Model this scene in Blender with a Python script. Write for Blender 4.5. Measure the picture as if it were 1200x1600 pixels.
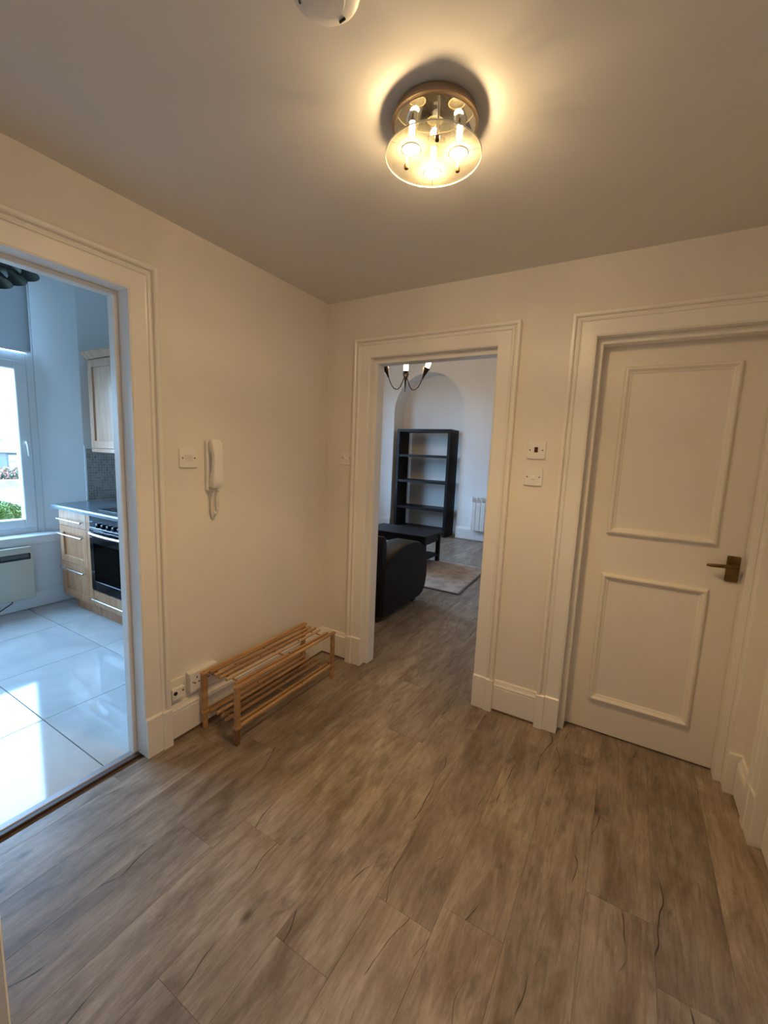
import bpy, bmesh, math, random
from mathutils import Vector, Matrix
random.seed(7)
for o in list(bpy.data.objects): bpy.data.objects.remove(o)
SC = bpy.context.scene
COL = SC.collection

# ------------------------------------------------------------------ camera
F_PX, CAM = 655.96, (1.7594, -2.222, 1.3961)
YAW, PITCH, ROLL = 0.5274, -0.1378, 0.0403
fw = Vector((-math.sin(YAW)*math.cos(PITCH), math.cos(YAW)*math.cos(PITCH), math.sin(PITCH)))
rt = Vector((math.cos(YAW), math.sin(YAW), 0)); up = rt.cross(fw)
r2 = rt*math.cos(ROLL)+up*math.sin(ROLL); u2 = -rt*math.sin(ROLL)+up*math.cos(ROLL)
cd = bpy.data.cameras.new('camera'); cam = bpy.data.objects.new('camera', cd); COL.objects.link(cam)
cam.matrix_world = Matrix(((r2.x,u2.x,-fw.x,CAM[0]),(r2.y,u2.y,-fw.y,CAM[1]),(r2.z,u2.z,-fw.z,CAM[2]),(0,0,0,1)))
cd.sensor_fit = 'VERTICAL'; cd.sensor_height = 36.0; cd.sensor_width = 27.0
cd.lens = F_PX*36.0/1600.0; cd.clip_start = 0.01; cd.clip_end = 500
SC.camera = cam

# ------------------------------------------------------------------ world, light, exposure
W = bpy.data.worlds.new('overcast_sky'); SC.world = W; W.use_nodes = True
nt = W.node_tree; nt.nodes.clear()
wo = nt.nodes.new('ShaderNodeOutputWorld'); bg = nt.nodes.new('ShaderNodeBackground')
tc = nt.nodes.new('ShaderNodeTexCoord'); sep = nt.nodes.new('ShaderNodeSeparateXYZ')
rp = nt.nodes.new('ShaderNodeValToRGB')
rp.color_ramp.elements[0].position = 0.0; rp.color_ramp.elements[0].color = (0.40, 0.66, 1.0, 1)
rp.color_ramp.elements[1].position = 0.6; rp.color_ramp.elements[1].color = (0.33, 0.60, 1.0, 1)
nt.links.new(tc.outputs['Generated'], sep.inputs[0]); nt.links.new(sep.outputs['Z'], rp.inputs[0])
nt.links.new(rp.outputs[0], bg.inputs[0]); nt.links.new(bg.outputs[0], wo.inputs[0])
bg.inputs[1].default_value = 27.0
LAMP_W = 46.0            # base watts shared by each ceiling-lamp capsule and its added spot
LAMP_COL = (1.0, 0.67, 0.33)
vs = SC.view_settings
vs.view_transform = 'Standard'; vs.look = 'None'; vs.gamma = 1.0; vs.exposure = 0.0
vs.use_curve_mapping = False
try:
    SC.cycles.max_bounces = 12; SC.cycles.diffuse_bounces = 7; SC.cycles.transparent_max_bounces = 12
    SC.cycles.sample_clamp_indirect = 6.0; SC.cycles.caustics_reflective = False; SC.cycles.caustics_refractive = False
except Exception: pass
def portal(name, loc, rot, sx, sy):
    l = bpy.data.lights.new(name, 'AREA'); l.shape = 'RECTANGLE'; l.size = sx; l.size_y = sy
    l.cycles.is_portal = True
    o = bpy.data.objects.new(name, l); o.location = loc; o.rotation_euler = rot; COL.objects.link(o)
portal('kitchen_window_offscreen', (-2.72, -1.475, 1.67), (0, -math.pi/2, 0), 2.2, 1.8)
portal('living_window_offscreen', (-2.88, 3.2, 1.6), (0, -math.pi/2, 0), 2.0, 1.0)

# ------------------------------------------------------------------ materials
MATS = {}
def mat(name, col, rough=0.5, metal=0.0, noise=0.0, nscale=8.0, stretch=(1,1,1), bump=0.0, bscale=60.0,
        emit=None, estr=0.0, spec=0.5, coat=0.0, col2=None, rnd=0.0, trans=0.0):
    if name in MATS: return MATS[name]
    m = bpy.data.materials.new(name); m.use_nodes = True; n = m.node_tree.nodes; L = m.node_tree.links
    b = n['Principled BSDF']
    b.inputs['Base Color'].default_value = (*col, 1); b.inputs['Roughness'].default_value = rough
    b.inputs['Metallic'].default_value = metal
    b.inputs['Specular IOR Level'].default_value = spec
    b.inputs['Coat Weight'].default_value = coat
    if emit: b.inputs['Emission Color'].default_value = (*emit, 1); b.inputs['Emission Strength'].default_value = estr
    if trans: b.inputs['Transmission Weight'].default_value = trans
    if noise or bump or rnd:
        t = n.new('ShaderNodeTexCoord'); mp = n.new('ShaderNodeMapping'); mp.inputs['Scale'].default_value = stretch
        oi = n.new('ShaderNodeObjectInfo'); ad = n.new('ShaderNodeVectorMath'); ad.operation = 'ADD'
        sc = n.new('ShaderNodeMath'); sc.operation = 'MULTIPLY'; sc.inputs[1].default_value = 37.0
        L.new(oi.outputs['Random'], sc.inputs[0]); L.new(t.outputs['Object'], ad.inputs[0]); L.new(sc.outputs[0], ad.inputs[1])
        L.new(ad.outputs[0], mp.inputs[0])
        if noise:
            nz = n.new('ShaderNodeTexNoise'); nz.inputs['Scale'].default_value = nscale; nz.inputs['Detail'].default_value = 6
            L.new(mp.outputs[0], nz.inputs['Vector'])
            mx = n.new('ShaderNodeMix'); mx.data_type = 'RGBA'
            c2 = col2 or tuple(c*(1-noise) for c in col)
            mx.inputs['A'].default_value = (*c2, 1); mx.inputs['B'].default_value = (*col, 1)
            cr = n.new('ShaderNodeMapRange'); cr.inputs['From Min'].default_value = 0.35; cr.inputs['From Max'].default_value = 0.65
            L.new(nz.outputs['Fac'], cr.inputs['Value']); L.new(cr.outputs[0], mx.inputs['Factor'])
            last = mx.outputs['Result']
            if rnd:
                hs = n.new('ShaderNodeHueSaturation'); vr = n.new('ShaderNodeMapRange')
                vr.inputs['To Min'].default_value = 1-rnd; vr.inputs['To Max'].default_value = 1+rnd*0.5
                L.new(oi.outputs['Random'], vr.inputs['Value']); L.new(vr.outputs[0], hs.inputs['Value'])
                L.new(last, hs.inputs['Color']); last = hs.outputs[0]
            L.new(last, b.inputs['Base Color'])
        if bump:
            nb = n.new('ShaderNodeTexNoise'); nb.inputs['Scale'].default_value = bscale; nb.inputs['Detail'].default_value = 3
            L.new(mp.outputs[0], nb.inputs['Vector'])
            bp = n.new('ShaderNodeBump'); bp.inputs['Strength'].default_value = bump; bp.inputs['Distance'].default_value = 0.002
            L.new(nb.outputs['Fac'], bp.inputs['Height']); L.new(bp.outputs[0], b.inputs['Normal'])
    MATS[name] = m
    return m
PAINT = mat('cream_wall_paint', (0.80, 0.755, 0.69), 0.75, noise=0.03, nscale=3, bump=0.12, bscale=140)
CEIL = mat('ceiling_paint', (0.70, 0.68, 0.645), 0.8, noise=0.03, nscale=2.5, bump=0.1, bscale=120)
TRIM = mat('white_gloss_trim', (0.83, 0.80, 0.75), 0.32, noise=0.02, nscale=5, bump=0.05, bscale=50)
DOORP = mat('white_satin_door', (0.80, 0.755, 0.685), 0.38, noise=0.02, nscale=4, bump=0.08, bscale=70)
KPAINT = mat('kitchen_white_paint', (0.80, 0.81, 0.82), 0.7, noise=0.03, nscale=3, bump=0.1, bscale=130)
LPAINT = mat('living_white_paint', (0.80, 0.79, 0.78), 0.75, noise=0.03, nscale=3, bump=0.1, bscale=130)
PLASTIC = mat('white_plastic', (0.82, 0.80, 0.77), 0.35, noise=0.02, nscale=6)
PLASTIC2 = mat('cream_plastic', (0.76, 0.73, 0.68), 0.4, noise=0.02, nscale=6)
BROWNSTRIP = mat('brown_floor_bead', (0.20, 0.13, 0.08), 0.5, noise=0.3, nscale=20)
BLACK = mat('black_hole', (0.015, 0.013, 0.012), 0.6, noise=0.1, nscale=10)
SCREW = mat('brass_screw', (0.20, 0.15, 0.09), 0.45, metal=0.6, noise=0.2, nscale=30)
UPVC = mat('white_upvc', (0.80, 0.82, 0.84), 0.3, noise=0.02, nscale=5)
CHROME = mat('brushed_steel', (0.75, 0.75, 0.76), 0.25, metal=1.0, noise=0.05, nscale=30)

def plank_material():
    m = bpy.data.materials.new('weathered_oak_vinyl'); m.use_nodes = True; n = m.node_tree.nodes; L = m.node_tree.links
    b = n['Principled BSDF']
    t = n.new('ShaderNodeTexCoord'); oi = n.new('ShaderNodeObjectInfo')
    off = n.new('ShaderNodeVectorMath'); off.operation = 'SCALE'; off.inputs[0].default_value = (31.7, 53.3, 17.1)
    L.new(oi.outputs['Random'], off.inputs['Scale'])
    ad = n.new('ShaderNodeVectorMath'); ad.operation = 'ADD'
    L.new(t.outputs['Object'], ad.inputs[0]); L.new(off.outputs[0], ad.inputs[1])
    def noise(scale, st, det=6, rough=0.6, dist=0.0):
        mp = n.new('ShaderNodeMapping'); mp.inputs['Scale'].default_value = st; L.new(ad.outputs[0], mp.inputs[0])
        z = n.new('ShaderNodeTexNoise'); z.inputs['Scale'].default_value = scale; z.inputs['Detail'].default_value = det
        z.inputs['Roughness'].default_value = rough; z.inputs['Distortion'].default_value = dist
        L.new(mp.outputs[0], z.inputs['Vector']); return z.outputs['Fac']
    def rng(v, a, c, lo=0.0, hi=1.0):
        r = n.new('ShaderNodeMapRange'); r.inputs['From Min'].default_value = a; r.inputs['From Max'].default_value = c
        r.inputs['To Min'].default_value = lo; r.inputs['To Max'].default_value = hi
        L.new(v, r.inputs['Value']); return r.outputs[0]
    def mix(f, a, c, mode='MIX'):
        x = n.new('ShaderNodeMix'); x.data_type = 'RGBA'; x.blend_type = mode
        for s, v in (('Factor', f), ('A', a), ('B', c)):
            if isinstance(v, (int, float)): x.inputs[s].default_value = v
            elif isinstance(v, tuple): x.inputs[s].default_value = (*v, 1)
            else: L.new(v, x.inputs[s])
        return x.outputs['Result']
    blot = noise(6.0, (1.9, 0.55, 1), 8, 0.7, 0.3)
    grain = noise(16, (5.0, 0.35, 1), 8, 0.7, 0.6)
    fine = noise(60, (5, 0.25, 1), 4, 0.6)
    cmask = noise(5.0, (1.5, 0.5, 1), 3, 0.5)
    c = mix(rng(blot, 0.35, 0.62), (0.165, 0.116, 0.078), (0.41, 0.332, 0.255))
    c = mix(rng(grain, 0.46, 0.66, 0.0, 0.6), c, (0.16, 0.118, 0.082))
    c = mix(rng(fine, 0.42, 0.66, 0.0, 0.18), c, (0.17, 0.135, 0.10))
    # long dark splits that wander along the plank
    sx = n.new('ShaderNodeSeparateXYZ'); L.new(ad.outputs[0], sx.inputs[0])
    def math_(op, a, b_=None):
        k_ = n.new('ShaderNodeMath'); k_.operation = op
        for i_, v in enumerate((a, b_)):
            if v is None: continue
            if isinstance(v, (int, float)): k_.inputs[i_].default_value = v
            else: L.new(v, k_.inputs[i_])
        return k_.outputs[0]
    wob = noise(2.0, (0.8, 1.0, 1), 2.5, 0.5)
    ph = math_('ADD', math_('MULTIPLY', sx.outputs['X'], 10.5), math_('MULTIPLY', wob, 3.2))
    dist = math_('ABSOLUTE', math_('SUBTRACT', math_('FRACT', ph), 0.5))
    wid = rng(noise(9.0, (1.2, 0.8, 1), 3, 0.6), 0.3, 0.7, 0.006, 0.036)
    line = n.new('ShaderNodeMapRange'); line.inputs['From Min'].default_value = 0.0; line.inputs['To Min'].default_value = 1.0; line.inputs['To Max'].default_value = 0.0
    L.new(dist, line.inputs['Value']); L.new(wid, line.inputs['From Max'])
    l2 = n.new('ShaderNodeMath'); l2.operation = 'MULTIPLY'; l2.use_clamp = True; l2.inputs[1].default_value = 1.9; L.new(line.outputs[0], l2.inputs[0])
    ml = n.new('ShaderNodeMath'); ml.operation = 'MULTIPLY'; L.new(l2.outputs[0], ml.inputs[0]); L.new(rng(cmask, 0.55, 0.60), ml.inputs[1])
    c = mix(ml.outputs[0], c, (0.035, 0.026, 0.020))
    # knots
    vo = n.new('ShaderNodeTexVoronoi'); vo.inputs['Scale'].default_value = 3.4
    mp = n.new('ShaderNodeMapping'); mp.inputs['Scale'].default_value = (1.6, 0.75, 1); L.new(ad.outputs[0], mp.inputs[0]); L.new(mp.outputs[0], vo.inputs['Vector'])
    kn = rng(vo.outputs['Distance'], 0.02, 0.09, 0.85, 0.0)
    c = mix(kn, c, (0.06, 0.044, 0.032))
    sm = rng(noise(7.0, (2.6, 0.7, 1), 5, 0.65, 0.5), 0.58, 0.70, 0.0, 0.6)
    c = mix(sm, c, (0.10, 0.074, 0.054))
    hs = n.new('ShaderNodeHueSaturation'); L.new(c, hs.inputs['Color'])
    L.new(rng(oi.outputs['Random'], 0, 1, 0.86, 1.12), hs.inputs['Value'])
    L.new(hs.outputs[0], b.inputs['Base Color'])
    b.inputs['Roughness'].default_value = 0.42; L.new(rng(grain, 0.3, 0.7, 0.27, 0.44), b.inputs['Roughness'])
    bp = n.new('ShaderNodeBump'); bp.inputs['Strength'].default_value = 0.25; bp.inputs['Distance'].default_value = 0.0015
    L.new(grain, bp.inputs['Height']); L.new(bp.outputs[0], b.inputs['Normal'])
    return m
PLANK = plank_material()

def marble_tile():
    m = bpy.data.materials.new('polished_pale_tile'); m.use_nodes = True; n = m.node_tree.nodes; L = m.node_tree.links
    b = n['Principled BSDF']
    t = n.new('ShaderNodeTexCoord'); oi = n.new('ShaderNodeObjectInfo')
    off = n.new('ShaderNodeVectorMath'); off.operation = 'SCALE'; off.inputs[0].default_value = (11, 23, 7); L.new(oi.outputs['Random'], off.inputs['Scale'])
    ad = n.new('ShaderNodeVectorMath'); ad.operation = 'ADD'; L.new(t.outputs['Object'], ad.inputs[0]); L.new(off.outputs[0], ad.inputs[1])
    z = n.new('ShaderNodeTexNoise'); z.inputs['Scale'].default_value = 2.6; z.inputs['Detail'].default_value = 7; z.inputs['Distortion'].default_value = 1.2
    L.new(ad.outputs[0], z.inputs['Vector'])
    cr = n.new('ShaderNodeValToRGB'); L.new(z.outputs['Fac'], cr.inputs[0])
    e = cr.color_ramp.elements; e[0].position = 0.3; e[0].color = (0.52, 0.52, 0.515, 1); e[1].position = 0.6; e[1].color = (0.63, 0.63, 0.62, 1)
    L.new(cr.outputs[0], b.inputs['Base Color']); b.inputs['Roughness'].default_value = 0.06
    b.inputs['Specular IOR Level'].default_value = 0.6
    return m
TILE = marble_tile()

def glass_mat(name, tint, gloss=0.08, rough=0.0, transl=0.0, tcol=(1, 1, 1)):
    m = bpy.data.materials.new(name); m.use_nodes = True; n = m.node_tree.nodes; L = m.node_tree.links; n.clear()
    o = n.new('ShaderNodeOutputMaterial'); tr = n.new('ShaderNodeBsdfTransparent'); tr.inputs[0].default_value = (*tint, 1)
    gl = n.new('ShaderNodeBsdfGlossy'); gl.inputs['Roughness'].default_value = rough
    lw = n.new('ShaderNodeLayerWeight'); lw.inputs['Blend'].default_value = 0.25
    mr = n.new('ShaderNodeMapRange'); mr.inputs['To Min'].default_value = gloss*0.5; mr.inputs['To Max'].default_value = min(1, gloss*6)
    L.new(lw.outputs['Fresnel'], mr.inputs['Value'])
    mx = n.new('ShaderNodeMixShader'); L.new(mr.outputs[0], mx.inputs[0]); L.new(gl.outputs[0], mx.inputs[2])
    if transl:
        ts = n.new('ShaderNodeBsdfTranslucent'); ts.inputs[0].default_value = (*tcol, 1)
        m2 = n.new('ShaderNodeMixShader'); m2.inputs[0].default_value = transl
        L.new(tr.outputs[0], m2.inputs[1]); L.new(ts.outputs[0], m2.inputs[2]); L.new(m2.outputs[0], mx.inputs[1])
    else: L.new(tr.outputs[0], mx.inputs[1])
    L.new(mx.outputs[0], o.inputs[0]); return m
PANE = glass_mat('window_glass', (0.97, 0.99, 0.98), 0.05)
OVENGLASS = glass_mat('oven_door_glass', (0.10, 0.11, 0.12), 0.035)
LAMPGLASS = glass_mat('lamp_glass', (0.97, 0.96, 0.90), 0.04, 0.02, 0.016, (0.95, 0.90, 0.72))
FROST = glass_mat('frosted_glass_spot', (0.97, 0.96, 0.92), 0.03, 0.3, 0.035, (1, 0.97, 0.88))

# ------------------------------------------------------------------ mesh helpers
ORIG = {}
class MB:
    def __init__(s): s.v = []; s.f = []
    def poly(s, pts):
        k = len(s.v); s.v += [tuple(p) for p in pts]; s.f.append(tuple(range(k, k+len(pts)))); return s
    def box(s, x0, x1, y0, y1, z0, z1):
        k = len(s.v)
        s.v += [(x0,y0,z0),(x1,y0,z0),(x1,y1,z0),(x0,y1,z0),(x0,y0,z1),(x1,y0,z1),(x1,y1,z1),(x0,y1,z1)]
        s.f += [tuple(k+i for i in q) for q in ((3,2,1,0),(4,5,6,7),(0,1,5,4),(1,2,6,5),(2,3,7,6),(3,0,4,7))]; return s
    def loft(s, a, b, caps=True):          # two closed rings of equal length
        k = len(s.v); n = len(a); s.v += [tuple(p) for p in a]+[tuple(p) for p in b]
        for i in range(n): j = (i+1) % n; s.f.append((k+i, k+j, k+n+j, k+n+i))
        if caps: s.f.append(tuple(reversed(range(k, k+n)))); s.f.append(tuple(range(k+n, k+2*n)))
        return s
    def prism(s, poly, ax, a, b):          # poly in the two other axes
        def P(p, c):
            return (c, p[0], p[1]) if ax == 0 else (p[0], c, p[1]) if ax == 1 else (p[0], p[1], c)
        return s.loft([P(p, a) for p in poly], [P(p, b) for p in poly])
    def rings(s, rings, caps=True):
        k = len(s.v); n = len(rings[0])
        for r in rings: s.v += [tuple(p) for p in r]
        for q in range(len(rings)-1):
            for i in range(n):
                j = (i+1) % n; s.f.append((k+q*n+i, k+q*n+j, k+(q+1)*n+j, k+(q+1)*n+i))
        if caps:
            s.f.append(tuple(reversed(range(k, k+n)))); m = k+(len(rings)-1)*n; s.f.append(tuple(range(m, m+n)))
        return s
    def tube(s, path, r, seg=8, caps=True):
        pts = [Vector(p) for p in path]; R = []; prev = None
        for i, p in enumerate(pts):
            d = (pts[min(i+1, len(pts)-1)]-pts[max(i-1, 0)]).normalized()
            ref = prev if prev else (Vector((0,0,1)) if abs(d.z) < 0.9 else Vector((1,0,0)))
            x = (ref-d*ref.dot(d)).normalized(); prev = x; y = d.cross(x)
            rr = r[i] if isinstance(r, (list, tuple)) else r
            R.append([p+(x*math.cos(2*math.pi*k/seg)+y*math.sin(2*math.pi*k/seg))*rr for k in range(seg)])
        return s.rings(R, caps)
    def lathe(s, prof, c, seg=32, axis=Vector((0,0,1)), caps=True):   # prof: (radius, height along axis)
        axis = Vector(axis).normalized(); ref = Vector((1,0,0)) if abs(axis.x) < 0.9 else Vector((0,1,0))
        x = (ref-axis*ref.dot(axis)).normalized(); y = axis.cross(x); c = Vector(c)
        R = [[c+axis*h+(x*math.cos(2*math.pi*k/seg)+y*math.sin(2*math.pi*k/seg))*max(r, 1e-4) for k in range(seg)] for r, h in prof]
        return s.rings(R, caps)
    def build(s, name, m, parent=None, bevel=0.0, bseg=1, smooth=False, origin=None):
        vs_ = [Vector(v) for v in s.v]
        if origin is None:
            lo = [min(v[i] for v in vs_) for i in range(3)]; hi = [max(v[i] for v in vs_) for i in range(3)]
            origin = Vector(((lo[0]+hi[0])/2, (lo[1]+hi[1])/2, lo[2]))
        origin = Vector(origin)
        me = bpy.data.meshes.new(name); me.from_pydata([tuple(v-origin) for v in vs_], [], s.f)
        bm = bmesh.new(); bm.from_mesh(me)
        bmesh.ops.recalc_face_normals(bm, faces=bm.faces)
        if bevel:
            bmesh.ops.bevel(bm, geom=[e for e in bm.edges if len(e.link_faces) == 2 and e.calc_face_angle(0) > 0.5],
                            offset=bevel, segments=bseg, profile=0.6, affect='EDGES', clamp_overlap=True)
        bm.to_mesh(me); bm.free()
        if smooth:
            for p in me.polygons: p.use_smooth = True
            try: me.set_sharp_from_angle(angle=math.radians(40))
            except Exception: pass
        if m: me.materials.append(m)
        o = bpy.data.objects.new(name, me); COL.objects.link(o)
        put(o, origin, parent); return o
def put(o, world, parent):
    ORIG[o.name] = Vector(world)
    if parent: o.parent = parent; o.location = Vector(world)-ORIG[parent.name]
    else: o.location = world
def B(*a): return MB().box(*a)
def tag(o, label, cat=None, group=None, kind=None):
    o['label'] = label
    if cat: o['category'] = cat
    if group: o['group'] = group
    if kind: o['kind'] = kind
    return o
def thing(name, loc, label, cat=None, group=None, kind=None):
    o = bpy.data.objects.new(name, None); o.empty_display_size = 0.05; COL.objects.link(o); put(o, loc, None)
    return tag(o, label, cat, group, kind)
def arc(cx, cy, r, a0, a1, n):
    return [(cx+r*math.cos(math.radians(a0+(a1-a0)*i/n)), cy+r*math.sin(math.radians(a0+(a1-a0)*i/n))) for i in range(n+1)]
def rrect(x0, x1, y0, y1, r, n=4):
    return arc(x1-r, y0+r, r, -90, 0, n)+arc(x1-r, y1-r, r, 0, 90, n)+arc(x0+r, y1-r, r, 90, 180, n)+arc(x0+r, y0+r, r, 180, 270, n)

# ------------------------------------------------------------------ room dimensions (metres)
H, WX, LX = 2.3165, 2.293, 2.42            # hall ceiling, hall right wall, living room right wall
KH, LH = 3.0, 3.1                          # kitchen and living room ceilings
KX = -2.45                                 # kitchen window wall
K0, K1, KZ = -1.96, -1.253, 1.990          # kitchen doorway
L0, L1, LZ = 0.335, 1.109, 1.966           # living room doorway
D0, D1, DZ = 1.556, 2.246, 1.967           # closed door
S0, S1, SZ = -1.07, -0.305, 1.967          # side door in the right wall
F0, F1, FZ = 1.196, 1.98, 2.02             # doorway the view is taken from
YF, LY, YA = -2.10, 4.58, 4.95             # front wall, living far wall, alcove back
WT = 0.10
KF = -3.3                                  # kitchen front wall

# ------------------------------------------------------------------ shell
def struct(o, label): return tag(o, label, kind='structure')
m = MB(); m.box(-.095, 0, K1, WT, 0, LH); m.box(-.095, 0, KF, K0, 0, LH); m.box(-.095, 0, K0, K1, KZ, LH)
struct(m.build('wall_left', PAINT), 'cream painted hall wall with the kitchen doorway')
m = MB(); m.box(0, L0, 0, WT, 0, LH).box(L0, L1, 0, WT, LZ, LH).box(L1, D0, 0, WT, 0, LH).box(D0, D1, 0, WT, DZ, LH).box(D1, 2.42, 0, WT, 0, LH)
struct(m.build('wall_back', PAINT), 'cream painted hall wall with the living room doorway and closed door')
m = MB(); m.box(WX, 2.42, S1, 0, 0, H+.2).box(WX, 2.42, S0, S1, SZ, H+.2).box(WX, 2.42, YF, S0, 0, H+.2)
struct(m.build('wall_right', PAINT), 'cream hall wall beside the closed panel door')
struct(B(2.42, 2.50, YF-.3, WT, -.06, H+.2).build('wall_leak_block', PAINT), 'added wall behind the side door, blocks a light leak')  # added wall out of view, stops sky light leaking under the side door
m = MB(); m.box(0, F0, YF-.3, YF, 0, H+.2).box(F0, F1, YF-.3, YF, FZ, H+.2).box(F1, 2.42, YF-.3, YF, 0, H+.2)
struct(m.build('wall_front', PAINT), 'cream hall wall with the doorway opposite the living room')
struct(B(0, 2.42, YF-.3, 0, H, H+.15).build('ceiling', CEIL), 'white painted low hall ceiling')
m = MB(); m.box(.2, .3, -3.7, -2.4, 0, 2.5).box(2.6, 2.7, -3.7, -2.4, 0, 2.5).box(.2, 2.7, -3.8, -3.7, 0, 2.5).box(.2, 2.7, -3.8, -2.4, 2.5, 2.6).box(.2, 2.7, -3.8, -2.4, -.1, 0).box(2.42, 2.7, -2.5, -2.4, 0, 2.5).box(.2, 2.42, -2.402, -2.4, 2.47, 2.5)
struct(m.build('wall_landing', PAINT), 'landing behind the front doorway')
# kitchen
KW0, KW1, WZ0, WZ1 = -2.35, -0.60, 0.60, 2.75
m = MB()
m.box(-2.69, KX, KF, WT, 0, WZ0).box(-2.69, KX, KF, WT, WZ1, KH)
m.prism([(KX, -.33), (KX, WT), (-2.69, WT), (-2.69, KW1), (-2.59, KW1)], 2, WZ0, WZ1)
m.prism([(KX, -2.60), (-2.59, KW0), (-2.69, KW0), (-2.69, -2.85), (KX, -2.85)], 2, WZ0, WZ1)
m.box(-2.69, KX, KF, -2.85, WZ0, WZ1)
struct(m.build('wall_kitchen_window', KPAINT), 'pale kitchen wall with a splayed window opening')
struct(B(-2.69, -.095, 0, WT, 0, LH).build('wall_kitchen_back', KPAINT), 'kitchen wall behind the cabinets')
struct(B(-2.69, 0, KF-.12, KF, 0, KH).build('wall_kitchen_front', KPAINT), 'kitchen wall facing the cabinets')
struct(B(-2.69, 0, KF-.12, WT, KH, KH+.1).build('ceiling_kitchen', CEIL), 'white kitchen ceiling')
struct(B(-.099, -.095, K1+.01, 0, 0, KH).build('wall_kitchen_side', KPAINT), 'kitchen side of the hall partition')
# living room
ac, ar, az = -1.41, 0.655, 2.16
m = MB()
pts = [(-2.62, 0), (ac-ar, 0)]+[(ac-ar*math.cos(math.pi*i/24), az+ar*math.sin(math.pi*i/24)) for i in range(25)]+[(ac+ar, 0), (LX, 0), (LX, LH), (-2.62, LH)]
# arch front: split into column strips so that every face stays convex
xs = [ac-ar*math.cos(math.pi*i/24) for i in range(25)]; zs = [az+ar*math.sin(math.pi*i/24) for i in range(25)]
m.box(-2.62, ac-ar, LY, YA, 0, LH).box(ac+ar, LX, LY, YA, 0, LH)
for i in range(24):
    m.prism([(xs[i], zs[i]), (xs[i+1], zs[i+1]), (xs[i+1], LH), (xs[i], LH)], 1, LY, YA)
m.box(-2.62, LX, YA, YA+.12, 0, LH)
struct(m.build('wall_living_far', LPAINT), 'white living room wall with an arched alcove')
m = MB(); LW0, LW1 = 2.70, 3.70
m.box(-2.85, -2.62, WT, LW0, 0, LH).box(-2.85, -2.62, LW1, YA+.12, 0, LH).box(-2.85, -2.62, LW0, LW1, 0, .6).box(-2.85, -2.62, LW0, LW1, 2.6, LH)
struct(m.build('wall_living_window', LPAINT), 'white living room wall with a tall window')
struct(B(LX, LX+.12, WT, YA+.12, 0, LH).build('wall_living_right', LPAINT), 'white living room side wall')
struct(B(-2.62, LX, WT, WT+.004, LZ+.15, LH).build('wall_living_near', LPAINT), 'white living room wall above the doorway')
struct(B(-2.85, LX+.12, WT, YA+.12, LH, LH+.1).build('ceiling_living', CEIL), 'white living room ceiling')

# ------------------------------------------------------------------ floors
fl = B(-2.62, 2.42, -2.4, YA, -.06, -.012).build('floor', BROWNSTRIP)
struct(fl, 'grey brown weathered wood plank floor')
PW, PL = 0.19, 1.22
FULL = None
def plank(x0, x1, y0, y1):
    global FULL
    full = abs(x1-x0-PW) < 1e-4 and abs(y1-y0-PL) < 1e-4
    c = Vector(((x0+x1)/2, (y0+y1)/2, -.012))
    if full and FULL:
        o = bpy.data.objects.new('plank', FULL); COL.objects.link(o); put(o, c, fl); return
    g = 0.0002
    o = B(x0+g, x1-g, y0+g, y1-g, -.012, 0).build('plank', PLANK, fl, bevel=.0005)
    if full: FULL = o.data
k = 0
x = 1.20-PW*20
while x < 2.42:
    x0, x1 = max(x, -2.62), min(x+PW, 2.42)
    if x1-x0 > .005:
        off = {5: 0}.get(k, random.random()*PL)
        if abs(x-1.01) < .01: off = (-1.46+2.4) % PL
        if abs(x-0.44) < .01: off = (-1.38+2.4) % PL
        ys = -2.4-PL+off if True else 0
        lo = -2.4 if x0 >= -.001 else (WT if x1 <= .001 else -2.4)
        hi = YA
        y = ys
        while y < hi:
            a, b_ = max(y, lo), min(y+PL, hi)
            if x0 < 0 < x1 and a < WT:            # column that passes under the hall wall
                if b_ > a+.01: plank(0, x1, a, min(b_, WT))
                if b_ > WT+.01: plank(x0, x1, WT, b_)
            elif b_-a > .01: plank(x0, x1, a, b_)
            y += PL
    x += PW; k += 1
fk = B(-2.62, -.03, KF, 0.02, -.06, -.010).build('floor_kitchen', mat('dark_grout', (0.13, 0.135, 0.14), 0.8, noise=.1))
struct(fk, 'polished pale grey kitchen floor tiles with dark grout')
gx = [-2.45, -1.885, -1.275, -.665, -.085]; gy = [KF, -3.095, -2.525, -1.955, -1.385, -.815, -.245, 0.0]
for i in range(4):
    for j in range(7):
        g = .002
        B(gx[i]+g, gx[i+1]-g, gy[j]+g, gy[j+1]-g, -.010, 0).build('tile', TILE, fk, bevel=.0008)
th = B(-.086, -.052, K0-.02, K1+.02, -.012, .006).build('trim_threshold', mat('grey_threshold_bar', (0.33, 0.30, 0.30), 0.4, metal=.4, noise=.1), bevel=.003)
struct(th, 'dark door bar between kitchen tiles and hall planks')
B(-.052, -.030, K0-.02, K1+.02, -.012, .003).build('edging', mat('dark_red_wood', (0.07, 0.035, 0.025), 0.5, noise=.3, nscale=20), th, bevel=.002)

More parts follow.
